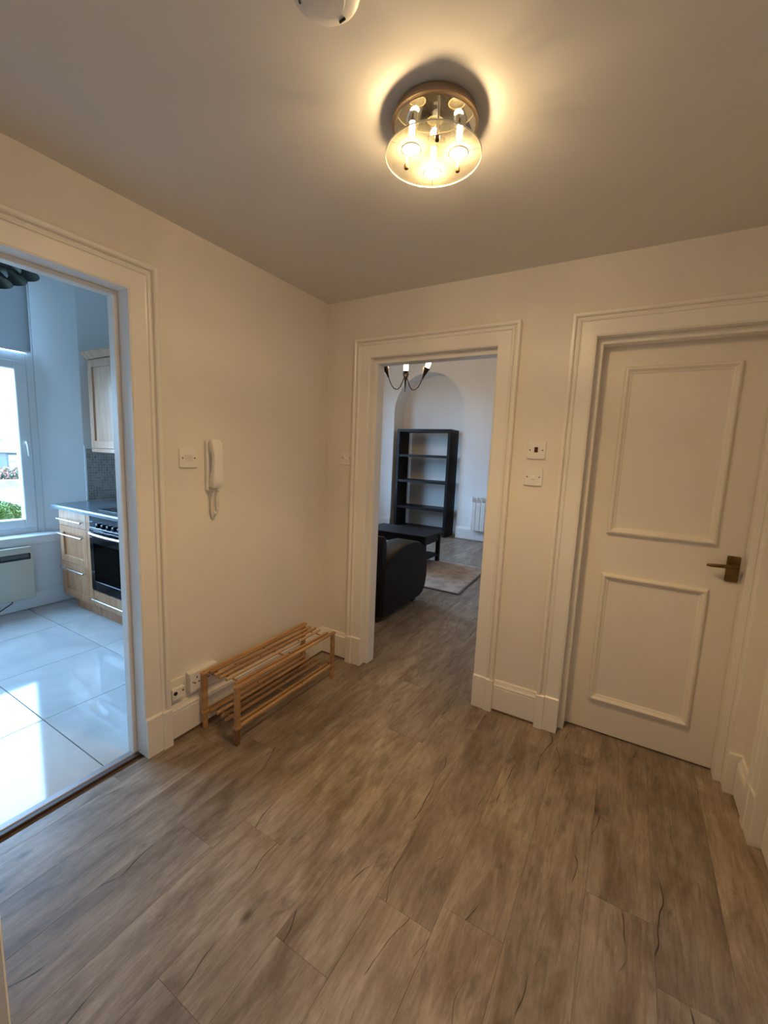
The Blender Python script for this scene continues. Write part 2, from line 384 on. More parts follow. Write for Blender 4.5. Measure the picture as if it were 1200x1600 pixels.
# ------------------------------------------------------------------ door casings
APROF = [(0, 0), (0, .032), (.004, .035), (.014, .035), (.019, .031), (.0215, .018), (.0265, .018), (.029, .027), (.034, .029), (.040, .027), (.0425, .0205), (.048, .0195), (.107, .020), (.110, .017), (.110, 0)]
def casing(name, label, mp, s0, s1, z1, aw=.110, depth=WT, clip0=None, clip1=None, stop=.05, two_sided=True, leg0=True, leg1=True, d=.022, d1=None, tk=1.0):
    """mp(s, z, n) -> world; s along the wall, n out of the wall. s0..s1 opening, z1 head height"""
    c = mp((s0+s1)/2, 0, 0); T = thing(name, c, label, kind='structure'); k_ = aw/.110; PH = .187
    for sgn, s, cl, on in ((-1, s0, clip0, leg0), (1, s1, clip1, leg1)):
        if not on: continue
        out = s+sgn*aw
        def P(u, z, h):
            q = out-sgn*u*k_
            if cl is not None: q = min(q, cl) if sgn > 0 else max(q, cl)
            return mp(q, z, h*tk)
        m_ = MB(); m_.loft([P(u, PH-.001, h) for u, h in APROF], [P(u, z1+aw-u*k_, h) for u, h in APROF]); m_.build('architrave_leg', TRIM, T)
        PB = [(-.004, 0), (-.004, .034), (.0, .037), (.040, .037), (.043, .030), (.113, .030), (.113, 0)]
        m_ = MB(); m_.loft([P(u, .0, h) for u, h in PB], [P(u, PH-.006, h) for u, h in PB]); m_.loft([P(u, PH-.006, h) for u, h in PB], [P(min(max(u, .001), .111), PH, max(0, h-.006)) for u, h in PB])
        m_.build('plinth_block', TRIM, T)
    e0 = lambda u: s0-aw+u*k_; e1 = lambda u: (s1+aw-u*k_ if clip1 is None else min(s1+aw-u*k_, clip1))
    m_ = MB(); m_.loft([mp(max(e0(u), clip0) if clip0 is not None else e0(u), z1+aw-u*k_, h*tk) for u, h in APROF], [mp(e1(u), z1+aw-u*k_, h*tk) for u, h in APROF])
    m_.build('architrave_head', TRIM, T)
    # lining boards and stop bead
    t = .004
    def bx(a, b, za, zb, na, nb, nm, bev=.002):
        p, q = mp(a, za, na), mp(b, zb, nb)
        B(min(p[0], q[0]), max(p[0], q[0]), min(p[1], q[1]), max(p[1], q[1]), za, zb).build(nm, TRIM, T, bevel=bev)
    bx(s0-.002, s0+t, 0.001, z1, -depth, .0185, 'jamb'); bx(s1-t, s1+.002, 0.001, z1, -depth, .0185, 'jamb'); bx(s0, s1, z1-t, z1+.002, -depth, .0185, 'jamb_head')
    if stop is not None:
        e = -depth if two_sided else -(stop+.066)
        bx(s0+t, s0+d, 0.001, z1-d, e, -stop, 'stop_bead'); bx(s1-(d1 or d), s1-t, 0.001, z1-d, e, -stop, 'stop_bead'); bx(s0+t, s1-t, z1-d, z1-t, e, -stop, 'stop_head')
    return T
casing('trim_1', 'white moulded casing around the kitchen doorway', lambda s, z, n: (n, s, z), K0, K1, KZ, depth=.098, stop=.055)
casing('trim_2', 'white moulded casing around the living room doorway', lambda s, z, n: (s, -n, z), L0, L1, LZ, depth=WT, stop=.022, aw=.108, d=.034, d1=.010)
casing('trim_3', 'white moulded casing around the closed panel door', lambda s, z, n: (s, -n, z), D0, D1, DZ, depth=.15, stop=.030, d=.030, aw=.105, clip1=WX+.003, two_sided=False)
casing('trim_4', 'white moulded casing around the side door on the right wall', lambda s, z, n: (WX-n, s, z), S0, S1, SZ, depth=.115, stop=None, aw=.12, tk=.56)
casing('trim_5', 'white casing of the doorway opposite the living room', lambda s, z, n: (s, YF+n, z), F0, F1, FZ, depth=.30, stop=.10, leg1=True)

# ------------------------------------------------------------------ panel doors
def bolection(a0, a1, z0, z1, mp, parent):
    """raised mitred moulding frame around a panel, four lengths"""
    pr = [(0, 0), (.003, .012), (.008, .020), (.014, .021), (.020, .015), (.024, .007), (.030, .005), (.034, 0)]
    C = [(a0, z0, 1, 1), (a1, z0, -1, 1), (a1, z1, -1, -1), (a0, z1, 1, -1)]
    for i in range(4):
        p, q = C[i], C[(i+1) % 4]
        MB().loft([mp(p[0]+p[2]*u, p[1]+p[3]*u, h) for u, h in pr], [mp(q[0]+q[2]*u, q[1]+q[3]*u, h) for u, h in pr]).build('panel_moulding', DOORP, parent)
dr = thing('door_1', ((D0+D1)/2, .1, 0), 'closed white two-panel door with a brass lever handle', kind='structure')
leaf = B(D0+.007, D1-.007, .1, .14, .008, DZ-.007).build('door_leaf', DOORP, dr, bevel=.002)
mpd = lambda s, z, n: (s, .1-n, z)
bolection(1.682, 2.116, 1.053, 1.842, mpd, leaf); bolection(1.682, 2.112, .180, .853, mpd, leaf)
BRASS = mat('aged_brass', (0.22, 0.13, 0.045), 0.38, metal=0.85, noise=.35, nscale=25)
hd = thing('tmp', (2.181, .1, .957), 'x'); bpy.data.objects.remove(hd)
pl = B(2.158, 2.204, .0905, .1, .900, 1.015).build('handle_plate', BRASS, dr, bevel=.003); pl['label'] = 'aged brass handle plate'
m = MB(); m.tube([(2.178, .095, .975), (2.178, .060, .975)], .010, 12)
m.tube([(2.190, .052, .975), (2.178, .050, .975), (2.150, .050, .974), (2.10, .052, .971), (2.084, .055, .971)], [.009, .011, .008, .0075, .005], 10)
m.build('lever', BRASS, pl, smooth=True)
for sx in (2.164, 2.198):
    for sz in (.907, 1.008): MB().lathe([(.0035, 0), (.0035, .0012), (.001, .0018)], (sx, .0905, sz), 10, (0, -1, 0)).build('screw', SCREW, pl)
ds = thing('door_2', (2.326, (S0+S1)/2, 0), 'white panel door in the right wall beside the closed door', kind='structure')
leaf = B(2.313, 2.353, S0+.005, S1-.005, .008, SZ-.006).build('door_leaf', DOORP, ds, bevel=.002)
mps = lambda s, z, n: (2.313-n, s, z)
bolection(S0+.1, S1-.075, .160, .85, mps, leaf); bolection(S0+.1, S1-.075, 1.05, 1.84, mps, leaf)

# ------------------------------------------------------------------ skirting boards
SPROF = [(0, .014), (.019, .014), (.019, .138), (.017, .142), (.019, .146), (.019, .153), (.014, .160), (.011, .168), (.009, .176), (.005, .181), (0, .181)]
def skirting(name, label, mp, a, b, mat_=TRIM, k_=1.0, strip=True, ma=0, mb_=0):
    """ma, mb_: mitre factors (1 inside corner)"""
    o = MB().loft([mp(a+ma*n, z*k_, n) for n, z in SPROF], [mp(b-mb_*n, z*k_, n) for n, z in SPROF]).build(name, mat_)
    tag(o, label, kind='structure')
    if strip:
        q = [(0, 0.0005), (.016, 0.0005), (.016, .009), (.012, .0138), (0, .0138)]
        MB().loft([mp(a+ma*n, z, n) for n, z in q], [mp(b-mb_*n, z, n) for n, z in q]).build('floor_bead', BROWNSTRIP, o)
    return o
xm = lambda s, z, n: (n, s, z); ym = lambda s, z, n: (s, -n, z)
skirting('baseboard_left', 'white moulded skirting behind the shoe rack', xm, K1+.115, 0, mb_=1)
skirting('baseboard_corner', 'short white skirting between wall corner and living room doorway', ym, 0, L0-.113, ma=1)
skirting('baseboard_back', 'white skirting between living room doorway and closed door', ym, L1+.113, D0-.110)
skirting('baseboard_right', 'short white skirting on the right wall between two doors', lambda s, z, n: (WX-n, s, z), S1+.125, -.036)
skirting('baseboard_front', 'white skirting on the front wall', lambda s, z, n: (s, YF+n, z), 0.03, F0-.116)
skirting('baseboard_kitchen', 'white skirting below the kitchen window', lambda s, z, n: (KX+n, s, z), KF, -.02, UPVC, .85, False)
skirting('baseboard_living', 'white skirting under the living room radiator', lambda s, z, n: (s, LY-n, z), ac+ar, LX, LPAINT, 1.2, False)
skirting('baseboard_living_corner', 'white skirting beside the arched alcove', lambda s, z, n: (s, LY-n, z), -2.62, ac-ar, LPAINT, 1.2, False)

# ------------------------------------------------------------------ ceiling lamp
LC = Vector((1.195, -1.062, H))
lamp = thing('ceiling_lamp', LC, 'round three-bulb glass and chrome ceiling lamp, lit', 'lamp')
COPPER = mat('brushed_copper_nickel', (0.55, 0.42, 0.30), 0.3, metal=1.0, noise=.05, nscale=20)
MIRROR = mat('polished_chrome', (0.86, 0.84, 0.78), 0.05, metal=1.0, noise=.02, nscale=10)
MB().lathe([(.108, 0), (.112, -.003), (.112, -.018), (.118, -.020), (.118, -.026), (.112, -.028)], LC-Vector((0,0,.0005)), 56).build('base_rim', COPPER, lamp, smooth=True)
mp_ = MB().lathe([(.111, -.0282), (.111, -.031), (.108, -.032)], LC, 56).build('mirror_plate', MIRROR, lamp, smooth=True)
GZ = -.105
MB().lathe([(.129, GZ), (.131, GZ+.002), (.131, GZ+.004), (.129, GZ+.006)], LC, 64).build('glass_disc', LAMPGLASS, lamp, smooth=True)
MB().lathe([(.1315, GZ+.001), (.1325, GZ+.002), (.1325, GZ+.004), (.1315, GZ+.005)], LC, 64, caps=False).build('glass_edge', mat('bright_glass_edge', (.85, .85, .72), .2, noise=.02), lamp, smooth=True)
vd = Vector((fw.x, fw.y, 0)).normalized(); vr = Vector((vd.y, -vd.x, 0))
WHITEGLOW = mat('halogen_glow', (1, .9, .7), .4, emit=(1.0, .80, .50), estr=70)
for i, (fa, ra) in enumerate(((.060, .005), (-.032, -.062), (-.026, .066))):
    bc = LC+vd*fa+vr*ra
    MB().lathe([(.016, -.032), (.016, -.046), (.011, -.048)], bc, 20).build('bulb_socket', MIRROR, lamp, smooth=True)
    b_ = MB().lathe([(.005, -.047), (.0075, -.050), (.0075, -.070), (.004, -.076), (.001, -.077)], bc, 14).build('bulb', WHITEGLOW, lamp, smooth=True); b_['label'] = 'glowing halogen capsule'
    b_.visible_shadow = True
    MB().lathe([(.0245, GZ-.0016), (.0245, GZ-.0006)], bc, 32).build('frosted_spot', FROST, lamp)
    MB().lathe([(.0245, GZ-.0022), (.0275, GZ-.0022), (.0275, GZ-.0004), (.0245, GZ-.0004), (.0245, GZ-.0022)], bc, 36, caps=False).build('spot_ring', mat('grey_print_ring', (.55, .52, .40), .4, noise=.05), lamp)
    dv = (bc-LC).normalized()
    p0, p1 = bc+dv*.0275, LC+dv*.128
    MB().tube([p0+Vector((0,0,GZ-.0012)), p1+Vector((0,0,GZ-.0012))], .0012, 6).build('printed_line', MATS['grey_print_ring'], lamp)
    for kind_, share in (('POINT', .19), ('SPOT', 1.0)):      # bare capsule, plus a spot added to push light down, off the ceiling
        l = bpy.data.lights.new('capsule_and_added_spot', kind_); l.energy = LAMP_W*share; l.color = LAMP_COL; l.shadow_soft_size = .012
        if kind_ == 'SPOT': l.spot_size = math.pi; l.spot_blend = 1.0
        lo = bpy.data.objects.new('capsule_and_added_spot', l); COL.objects.link(lo); put(lo, bc+Vector((0,0,-.060)), lamp)
for (fa, ra) in ((-.082, .002), (.030, -.072), (.034, .074)):
    bc = LC+vd*fa+vr*ra
    MB().lathe([(.0035, -.032), (.0035, GZ)], bc, 10).build('spacer_rod', MIRROR, lamp, smooth=True)
    MB().lathe([(.0065, GZ-.001), (.0065, GZ-.010), (.005, GZ-.012)], bc, 16).build('end_cap', mat('bronze_cap', (.16, .10, .05), .35, metal=.8, noise=.1), lamp, smooth=True)

# ------------------------------------------------------------------ smoke alarm
ALARM = mat('white_alarm_plastic', (.80, .78, .75), .45, noise=.04, nscale=8)
SA = Vector((1.142, -1.474, H))
sa = thing('smoke_alarm', SA, 'round white smoke alarm on the hall ceiling', 'smoke alarm')
MB().lathe([(.072, 0), (.072, -.012), (.070, -.016)], SA-Vector((0,0,.0005)), 48).build('base', ALARM, sa, smooth=True)
MB().lathe([(.068, -.016), (.068, -.026), (.060, -.034), (.040, -.036), (.038, -.040), (.012, -.042)], SA, 48).build('cover', ALARM, sa, smooth=True)
for a in (85, 205, 325):
    c = SA+Vector((math.cos(math.radians(a))*.052, math.sin(math.radians(a))*.052, -.0365)); t_ = Vector((-math.sin(math.radians(a)), math.cos(math.radians(a)), 0))
    MB().tube([c-t_*.007, c+t_*.007], .0025, 6).build('vent_slot', BLACK, sa)

# ------------------------------------------------------------------ switches and sockets
def plate(name, label, mp, a, z, w=.09, h=.09, t=.009, group=None, cat='switch'):
    c = mp(a+w/2, z, 0); T = thing(name, c, label, cat, group)
    r = rrect(a, a+w, z, z+h, .006, 3)
    r2_ = rrect(a+.003, a+w-.003, z+.003, z+h-.003, .005, 3)
    MB().rings([[mp(p, q, .0008) for p, q in r], [mp(p, q, t-.003) for p, q in r], [mp(p, q, t) for p, q in r2_]]).build('plate', PLASTIC, T)
    for q in (.015, w-.015):
        ax = Vector(mp(0, 0, 1))-Vector(mp(0, 0, 0))
        MB().lathe([(.0038, 0), (.0038, .0008), (.001, .0012)], mp(a+q, z+h/2, t), 10, ax).build('screw', SCREW, T)
    return T
def slab(mp, a0, a1, z0, z1, n0, n1, nm, mt, T, bev=.001):
    p, q = mp(a0, z0, n0), mp(a1, z1, n1)
    return B(min(p[0], q[0]), max(p[0], q[0]), min(p[1], q[1]), max(p[1], q[1]), z0, z1).build(nm, mt, T, bevel=bev)
T = plate('indicator_switch', 'white wall switch with dark red rocker beside the closed door', ym, 1.291, 1.399)
slab(ym, 1.291+.036, 1.291+.053, 1.399+.034, 1.399+.060, .008, .0115, 'rocker', mat('dark_red_rocker', (.06, .008, .008), .35, noise=.1), T)
T = plate('light_switch', 'white light switch with white rocker below the red rocker switch', ym, 1.287, 1.265)
MB().prism([(-.008, .030+1.265), (-.0135, .034+1.265), (-.0085, .058+1.265), (-.008, .058+1.265)], 0, 1.287+.036, 1.287+.054).build('rocker', PLASTIC, T)
T = plate('light_switch', 'white light switch beside the corner, close to the living room casing', ym, .134, 1.314, w=.084)
MB().prism([(-.008, .030+1.314), (-.0135, .034+1.314), (-.0085, .058+1.314), (-.008, .058+1.314)], 0, .134+.034, .134+.052).build('rocker', PLASTIC, T)
T = plate('blank_wall_plate', 'square wall plate with ribbed centre beside the entry phone', xm, -1.053, 1.296)
slab(xm, -1.053+.026, -1.053+.064, 1.296+.031, 1.296+.060, .008, .0105, 'centre_module', PLASTIC2, T)
for i in range(4): slab(xm, -1.053+.030+i*.0085, -1.053+.033+i*.0085, 1.296+.033, 1.296+.058, .010, .0120, 'rib', PLASTIC2, T, .0005)
T = plate('double_socket', 'white double power socket above the skirting behind the shoe rack', xm, -1.045, .212, w=.155, h=.098, t=.034, cat='socket')
for q in (.036, .112):
    for (dy, dz, w_, h_) in ((0, .068, .006, .010), (-.011, .042, .009, .006), (.011, .042, .009, .006)):
        slab(xm, -1.045+q+dy-w_/2, -1.045+q+dy+w_/2, .212+dz-h_/2, .212+dz+h_/2, .0335, .0346, 'pin_hole', BLACK, T, 0)
for q in (.062, .088): slab(xm, -1.045+q-.006, -1.045+q+.006, .212+.062, .212+.082, .033, .037, 'rocker', PLASTIC, T)
tv = thing('aerial_socket', (0, -1.104, .212), 'small surface-mounted aerial socket box above the skirting near the kitchen casing', 'socket')
B(.0006, .030, -1.136, -1.070, .213, .268).build('box', PLASTIC, tv, bevel=.003)
MB().lathe([(.009, 0), (.009, .003), (.006, .003)], (.030, -1.120, .246), 16, (1, 0, 0)).build('coax_port', BLACK, tv)
MB().lathe([(.004, 0), (.004, .002), (.002, .003)], (.030, -1.082, .248), 10, (1, 0, 0)).build('screw', SCREW, tv)
B(.0006, .012, -1.138, -1.055, .269, .305).build('mounting_block', PAINT, tv, bevel=.002)

# ------------------------------------------------------------------ entry phone
PHY = .017
ph = thing('entry_phone', (0, -.90+PHY, 1.18), 'white wall-mounted entry phone handset with coiled cord', 'phone')
MB().prism(rrect(-.938+PHY, -.880+PHY, 1.185, 1.428, .012), 0, .0006, .022).build('base', PLASTIC, ph, bevel=.004)
def hs_ring(z, y0, y1, xa, xb):
    return [(p, q, z) for p, q in rrect(xa, xb, y0+PHY, y1+PHY, min((xb-xa)/2.2, .008), 3)]
R = [hs_ring(z, y0, y1, xa, xb) for z, y0, y1, xa, xb in (
    (1.198, -.925, -.890, .030, .052), (1.205, -.932, -.882, .027, .060), (1.235, -.935, -.878, .027, .066), (1.265, -.934, -.878, .030, .068), (1.28, -.933, -.879, .038, .068),
    (1.33, -.931, -.881, .042, .068), (1.365, -.932, -.880, .038, .067), (1.38, -.934, -.878, .028, .065), (1.415, -.935, -.878, .025, .060), (1.427, -.932, -.881, .028, .052), (1.432, -.925, -.890, .032, .046))]
MB().rings(R).build('handset', PLASTIC, ph, smooth=True)
B(.022, .030, -.934+PHY, -.884+PHY, 1.205, 1.25).build('cradle', PLASTIC2, ph, bevel=.002); B(.022, .027, -.934+PHY, -.884+PHY, 1.385, 1.42).build('cradle', PLASTIC2, ph, bevel=.002)
path = []; N = 420
def cord_c(t):
    a = t*math.pi
    return Vector((.030, -.905+PHY-.024*math.cos(a)*(0.5+.5*math.sin(a))+.004, 1.196-.120*math.sin(a)**.8))
for i in range(N+1):
    t = i/N; c = cord_c(min(max(t, 0.0001), .9999)); ph_ = t*2*math.pi*46
    d = (cord_c(min(t+.01, .9999))-cord_c(max(t-.01, .0001))).normalized(); n1 = Vector((1, 0, 0)); n2 = d.cross(n1)
    path.append(c+n1*math.cos(ph_)*.0055+n2*math.sin(ph_)*.0055)
MB().tube(path, .0016, 5).build('coiled_cord', PLASTIC2, ph, smooth=True)

# ------------------------------------------------------------------ shoe rack
PINE = mat('oiled_pine', (0.56, 0.33, 0.15), .45, noise=.4, nscale=7, stretch=(5, .5, 5), col2=(.36, .19, .08), rnd=.22)
PINEL = mat('pale_pine', (0.68, 0.50, 0.32), .45, noise=.3, nscale=7, stretch=(5, .5, 5), col2=(.56, .38, .22), rnd=.1)
PINED = mat('dark_stained_pine', (0.26, 0.11, 0.05), .4, noise=.4, nscale=8, stretch=(5, 5, .6), rnd=.15)
KNOT = mat('pine_knot', (.05, .02, .012), .5, noise=.2, nscale=30)
rk = thing('shoe_rack', (.165, -.615, 0), 'two-tier slatted pine shoe rack against the left wall', 'shoe rack')
RY0, RY1, RX0, RX1, RT, RB = -.978, -.250, .048, .282, .300, .092
for ry in (RY0, RY1):
    for rx in (RX0, RX1):
        front = rx == RX1
        B(rx-.009, rx+.009, ry-.013, ry+.013, RB+.004, RT-.012).build('leg', PINE, rk, bevel=.002)
        B(rx-.008, rx+.008, ry-.011, ry+.011, .0, RB-.010).build('foot', PINED if front and ry == RY0 else PINE, rk, bevel=.002)
        B(rx-.014, rx+.014, ry-.016, ry+.018, RT-.012, RT).build('corner_block', PINE, rk, bevel=.003)
        B(rx-.013, rx+.013, ry-.016, ry+.018, RB-.012, RB+.004).build('corner_block', PINE, rk, bevel=.003)
for ry in (RY0+.05, (RY0+RY1)/2, RY1-.05):
    for z in (RT-.014, RB-.012):
        MB().tube([(RX0, ry, z), (RX1, ry, z)], .0045, 8).build('cross_bar', PINE, rk, smooth=True)
for z, tier in ((RT-.006, 0), (RB-.003, 1)):
    for i, x_ in enumerate((RX0+.002, RX0+.024, .112, .150, .190, RX1-.030, RX1-.002)):
        edge = i in (0, 6)
        a, b_ = (RY0-.004, RY1+.006) if edge else (RY0+.012+random.uniform(-.01, .012), RY1-.012+random.uniform(-.012, .014))
        if i in (1, 5): a, b_ = RY0+.014, RY1-.014
        s_ = MB().tube([(x_, a, z), (x_, b_, z)], .0085 if not edge else .0095, 8).build('slat', PINEL if (i == 4 and tier == 0) else PINE, rk, smooth=True)
        if random.random() < .6:
            ky_ = random.uniform(RY0+.1, RY1-.1)
            MB().lathe([(.0045, 0), (.004, .0008), (.001, .0010)], (x_+.0035, ky_, z+.0075), 8, (.4, 0, .9)).build('knot', KNOT, s_)

# ------------------------------------------------------------------ kitchen units
BEECH = mat('beech_veneer', (0.56, 0.30, 0.16), .42, noise=.3, nscale=6, stretch=(5, 1, .7), col2=(.44, .19, .08), rnd=.06)
BEECHL = mat('pale_beech_veneer', (0.62, 0.39, 0.26), .28, noise=.22, nscale=6, stretch=(5, 1, .7), col2=(.53, .29, .18), rnd=.06)
UY = -.60
def bar_handle(x0, x1, z, parent):
    m_ = MB(); m_.tube([(x0, UY-.050, z), (x1, UY-.050, z)], .006, 10)
    for q in (x0+.02, x1-.02): m_.tube([(q, UY-.020, z), (q, UY-.050, z)], .0045, 8)
    h = m_.build('handle', CHROME, parent, smooth=True); h['label'] = 'brushed steel bar handle'
def shaker(name, x0, x1, z0, z1, y, mt, parent, fr=.055, th=.02):
    d = thing_child(name, ((x0+x1)/2, y, z0), parent)
    B(x0+fr-.003, x1-fr+.003, y-th+.014, y, z0+fr-.003, z1-fr+.003).build('panel', mt, d)
    B(x0, x0+fr, y-th, y, z0, z1).build('stile', mt, d, bevel=.0015); B(x1-fr, x1, y-th, y, z0, z1).build('stile', mt, d, bevel=.0015)
    B(x0+fr, x1-fr, y-th, y, z0, z0+fr).build('rail', mt, d, bevel=.0015); B(x0+fr, x1-fr, y-th, y, z1-fr, z1).build('rail', mt, d, bevel=.0015)
    return d
def thing_child(name, loc, parent):
    o = bpy.data.objects.new(name, None); o.empty_display_size = .03; COL.objects.link(o); put(o, loc, parent); return o
du = thing('drawer_unit', (-2.08, -.3, 0), 'beech kitchen drawer unit with three drawers beside the oven', 'cabinet')
B(-2.33, -1.825, UY+.02, -.02, .10, .836).build('carcass', BEECH, du, bevel=.001)
B(-2.22, -1.825, -.55, -.53, .001, .10).build('plinth', BEECH, du, bevel=.001)
B(-1.884, -1.825, UY, UY+.02, .10, .836).build('filler_post', BEECH, du, bevel=.002)
d = B(-2.33, -1.888, UY, UY+.02, .706, .834).build('drawer', BEECHL, du, bevel=.002); bar_handle(-2.245, -1.865, .768, d)
d = shaker('drawer', -2.33, -1.888, .398, .702, UY+.02, BEECH, du); bar_handle(-2.245, -1.865, .645, d)
d = shaker('drawer', -2.33, -1.888, .104, .394, UY+.02, BEECH, du); bar_handle(-2.245, -1.865, .362, d)
ou = thing('oven_housing', (-1.51, -.3, 0), 'beech oven housing with low drawer below the black oven', 'cabinet')
B(-1.821, -1.21, UY+.02, -.02, .10, .232).build('carcass', BEECH, ou); B(-1.20, -1.182, UY+.02, -.02, .10, .836).build('side_panel', BEECH, ou)
B(-1.821, -1.182, -.55, -.53, .001, .10).build('plinth', BEECH, ou, bevel=.001)
d = B(-1.818, -1.205, UY, UY+.02, .108, .230).build('drawer', BEECH, ou, bevel=.002); bar_handle(-1.745, -1.25, .187, d)
OVBLACK = mat('black_enamel', (.006, .006, .008), .15, noise=.1, nscale=5, spec=.25)
ov = thing('oven', (-1.51, -.3, .236), 'black built-in oven with glass door and control knobs', 'oven')
m = MB(); ox0, ox1, oz0, oz1 = -1.818, -1.205, .236, .836
m.box(ox0, ox1, UY+.012, -.04, oz0, oz0+.02).box(ox0, ox1, UY+.012, -.04, oz1-.1, oz1).box(ox0, ox0+.03, UY+.012, -.04, oz0+.02, oz1-.1).box(ox1-.03, ox1, UY+.012, -.04, oz0+.02, oz1-.1).box(ox0+.03, ox1-.03, -.12, -.04, oz0+.02, oz1-.1)
m.build('cavity', OVBLACK, ov)
cp = B(ox0, ox1, UY-.006, UY+.012, .738, oz1).build('control_panel', mat('dark_blue_steel', (.05, .055, .065), .15, metal=.5, noise=.1), ov, bevel=.002)
for i in range(5): MB().lathe([(.020, 0), (.020, .012), (.017, .026), (.012, .028)], (ox0+.16+i*.075, UY-.006, .772), 20, (0, -1, 0)).build('knob', OVBLACK, cp, smooth=True)
B(ox0, ox1, UY-.010, UY-.006, .738, .746).build('trim_strip', CHROME, ov)
od = thing_child('oven_door', ((ox0+ox1)/2, UY, .245), ov)
B(ox0, ox0+.05, UY-.010, UY+.010, .245, .730).build('door_frame', OVBLACK, od, bevel=.002); B(ox1-.05, ox1, UY-.010, UY+.010, .245, .730).build('door_frame', OVBLACK, od, bevel=.002)
B(ox0+.05, ox1-.05, UY-.010, UY+.010, .245, .32).build('door_frame', OVBLACK, od, bevel=.002); B(ox0+.05, ox1-.05, UY-.010, UY+.010, .62, .730).build('door_frame', OVBLACK, od, bevel=.002)
B(ox0+.048, ox1-.048, UY-.006, UY-.002, .318, .622).build('door_glass', OVENGLASS, od)
hp = [(ox0+.01+(ox1-ox0-.02)*i/14, UY-.014-.030*math.sin(math.pi*i/14)**.5, .700) for i in range(15)]
MB().tube(hp, .011, 10).build('door_handle', CHROME, od, smooth=True)
for z in (.40, .47):
    m = MB(); m.tube([(ox0+.08, UY+.05, z), (ox1-.06, UY+.05, z)], .004, 6)
    for i in range(8): m.tube([(ox0+.1+i*.058, UY+.05, z), (ox0+.1+i*.058, -.15, z)], .002, 5)
    m.build('oven_rack', CHROME, ov)
wt = MB().prism([(UY-.025, .838), (UY-.025, .858), (UY-.020, .868), (UY-.010, .872), (-.002, .872), (-.002, .838)], 0, -2.40, -.30)
tag(wt.build('worktop', mat('slate_blue_worktop', (.14, .165, .185), .25, noise=.2, nscale=40)), 'slate grey kitchen worktop over drawers and oven', 'worktop')
hb = thing('hob', (-1.5, -.3, .873), 'black glass hob set on the worktop', 'hob')
B(-1.80, -1.22, -.545, -.06, .8725, .879).build('glass_top', OVBLACK, hb, bevel=.002)
for (x_, y_, r_) in ((-1.66, -.42, .09), (-1.36, -.42, .075), (-1.66, -.18, .075), (-1.36, -.18, .09)):
    MB().lathe([(r_, 0), (r_, .0006), (r_-.004, .0006), (r_-.004, 0)], (x_, y_, .8792), 32, caps=False).build('burner_ring', mat('grey_ring', (.2, .2, .2), .4, noise=.1), hb)
wc = thing('wall_cabinet', (-1.86, -.17, 1.31), 'beech kitchen wall cabinet with cornice above the hob', 'cabinet')
B(-2.272, -1.42, -.33, -.002, 1.345, 2.075).build('carcass', BEECH, wc)
for x0_, x1_ in ((-2.272, -1.85), (-1.847, -1.42)): shaker('cabinet_door', x0_+.002, x1_-.002, 1.347, 2.072, -.33, BEECHL, wc, .06)
MB().prism([(-.352, 2.078), (-.362, 2.090), (-.395, 2.118), (-.395, 2.130), (-.30, 2.130), (-.30, 2.078)], 0, -2.285, -1.40).build('cornice', BEECHL, wc)
MB().prism([(-.300, 2.078), (-.300, 2.13), (-.05, 2.13), (-.05, 2.078)], 0, -2.30, -2.272).build('cornice_return', BEECHL, wc)
B(-2.272, -1.42, -.348, -.330, 1.312, 1.344).build('pelmet', BEECHL, wc, bevel=.002)

def mosaic():
    m_ = bpy.data.materials.new('stone_mosaic'); m_.use_nodes = True; n = m_.node_tree.nodes; L = m_.node_tree.links; b = n['Principled BSDF']
    t = n.new('ShaderNodeTexCoord'); mp = n.new('ShaderNodeMapping'); mp.inputs['Rotation'].default_value = (0, math.radians(90), math.radians(90))
    L.new(t.outputs['Object'], mp.inputs[0])
    sx = n.new('ShaderNodeSeparateXYZ'); L.new(t.outputs['Object'], sx.inputs[0]); cb = n.new('ShaderNodeCombineXYZ'); L.new(sx.outputs['Y'], cb.inputs[0]); L.new(sx.outputs['Z'], cb.inputs[1])
    br = n.new('ShaderNodeTexBrick'); br.offset = 0; br.inputs['Scale'].default_value = 1; br.inputs['Brick Width'].default_value = .0235; br.inputs['Row Height'].default_value = .0235
    br.inputs['Mortar Size'].default_value = .0022; br.inputs['Color1'].default_value = (.17, .15, .125, 1); br.inputs['Color2'].default_value = (.36, .33, .28, 1); br.inputs['Mortar'].default_value = (.42, .40, .36, 1); br.inputs['Bias'].default_value = .1
    L.new(cb.outputs[0], br.inputs['Vector']); L.new(br.outputs['Color'], b.inputs['Base Color']); b.inputs['Roughness'].default_value = .3
    bp = n.new('ShaderNodeBump'); bp.invert = True; bp.inputs['Strength'].default_value = .6; bp.inputs['Distance'].default_value = .002; L.new(br.outputs['Fac'], bp.inputs['Height']); L.new(bp.outputs[0], b.inputs['Normal'])
    return m_
MOS = mosaic()
sb = thing('mosaic_splashback', (KX, -.17, .874), 'grey brown stone mosaic splashback between worktop and wall cabinet', 'splashback')
B(KX+.0005, KX+.008, -.322, -.002, .8735, 1.335).build('mosaic_sheet', MOS, sb)
B(KX+.0005, KX+.014, -.331, -.319, .8735, 1.36).build('edge_trim', UPVC, sb)

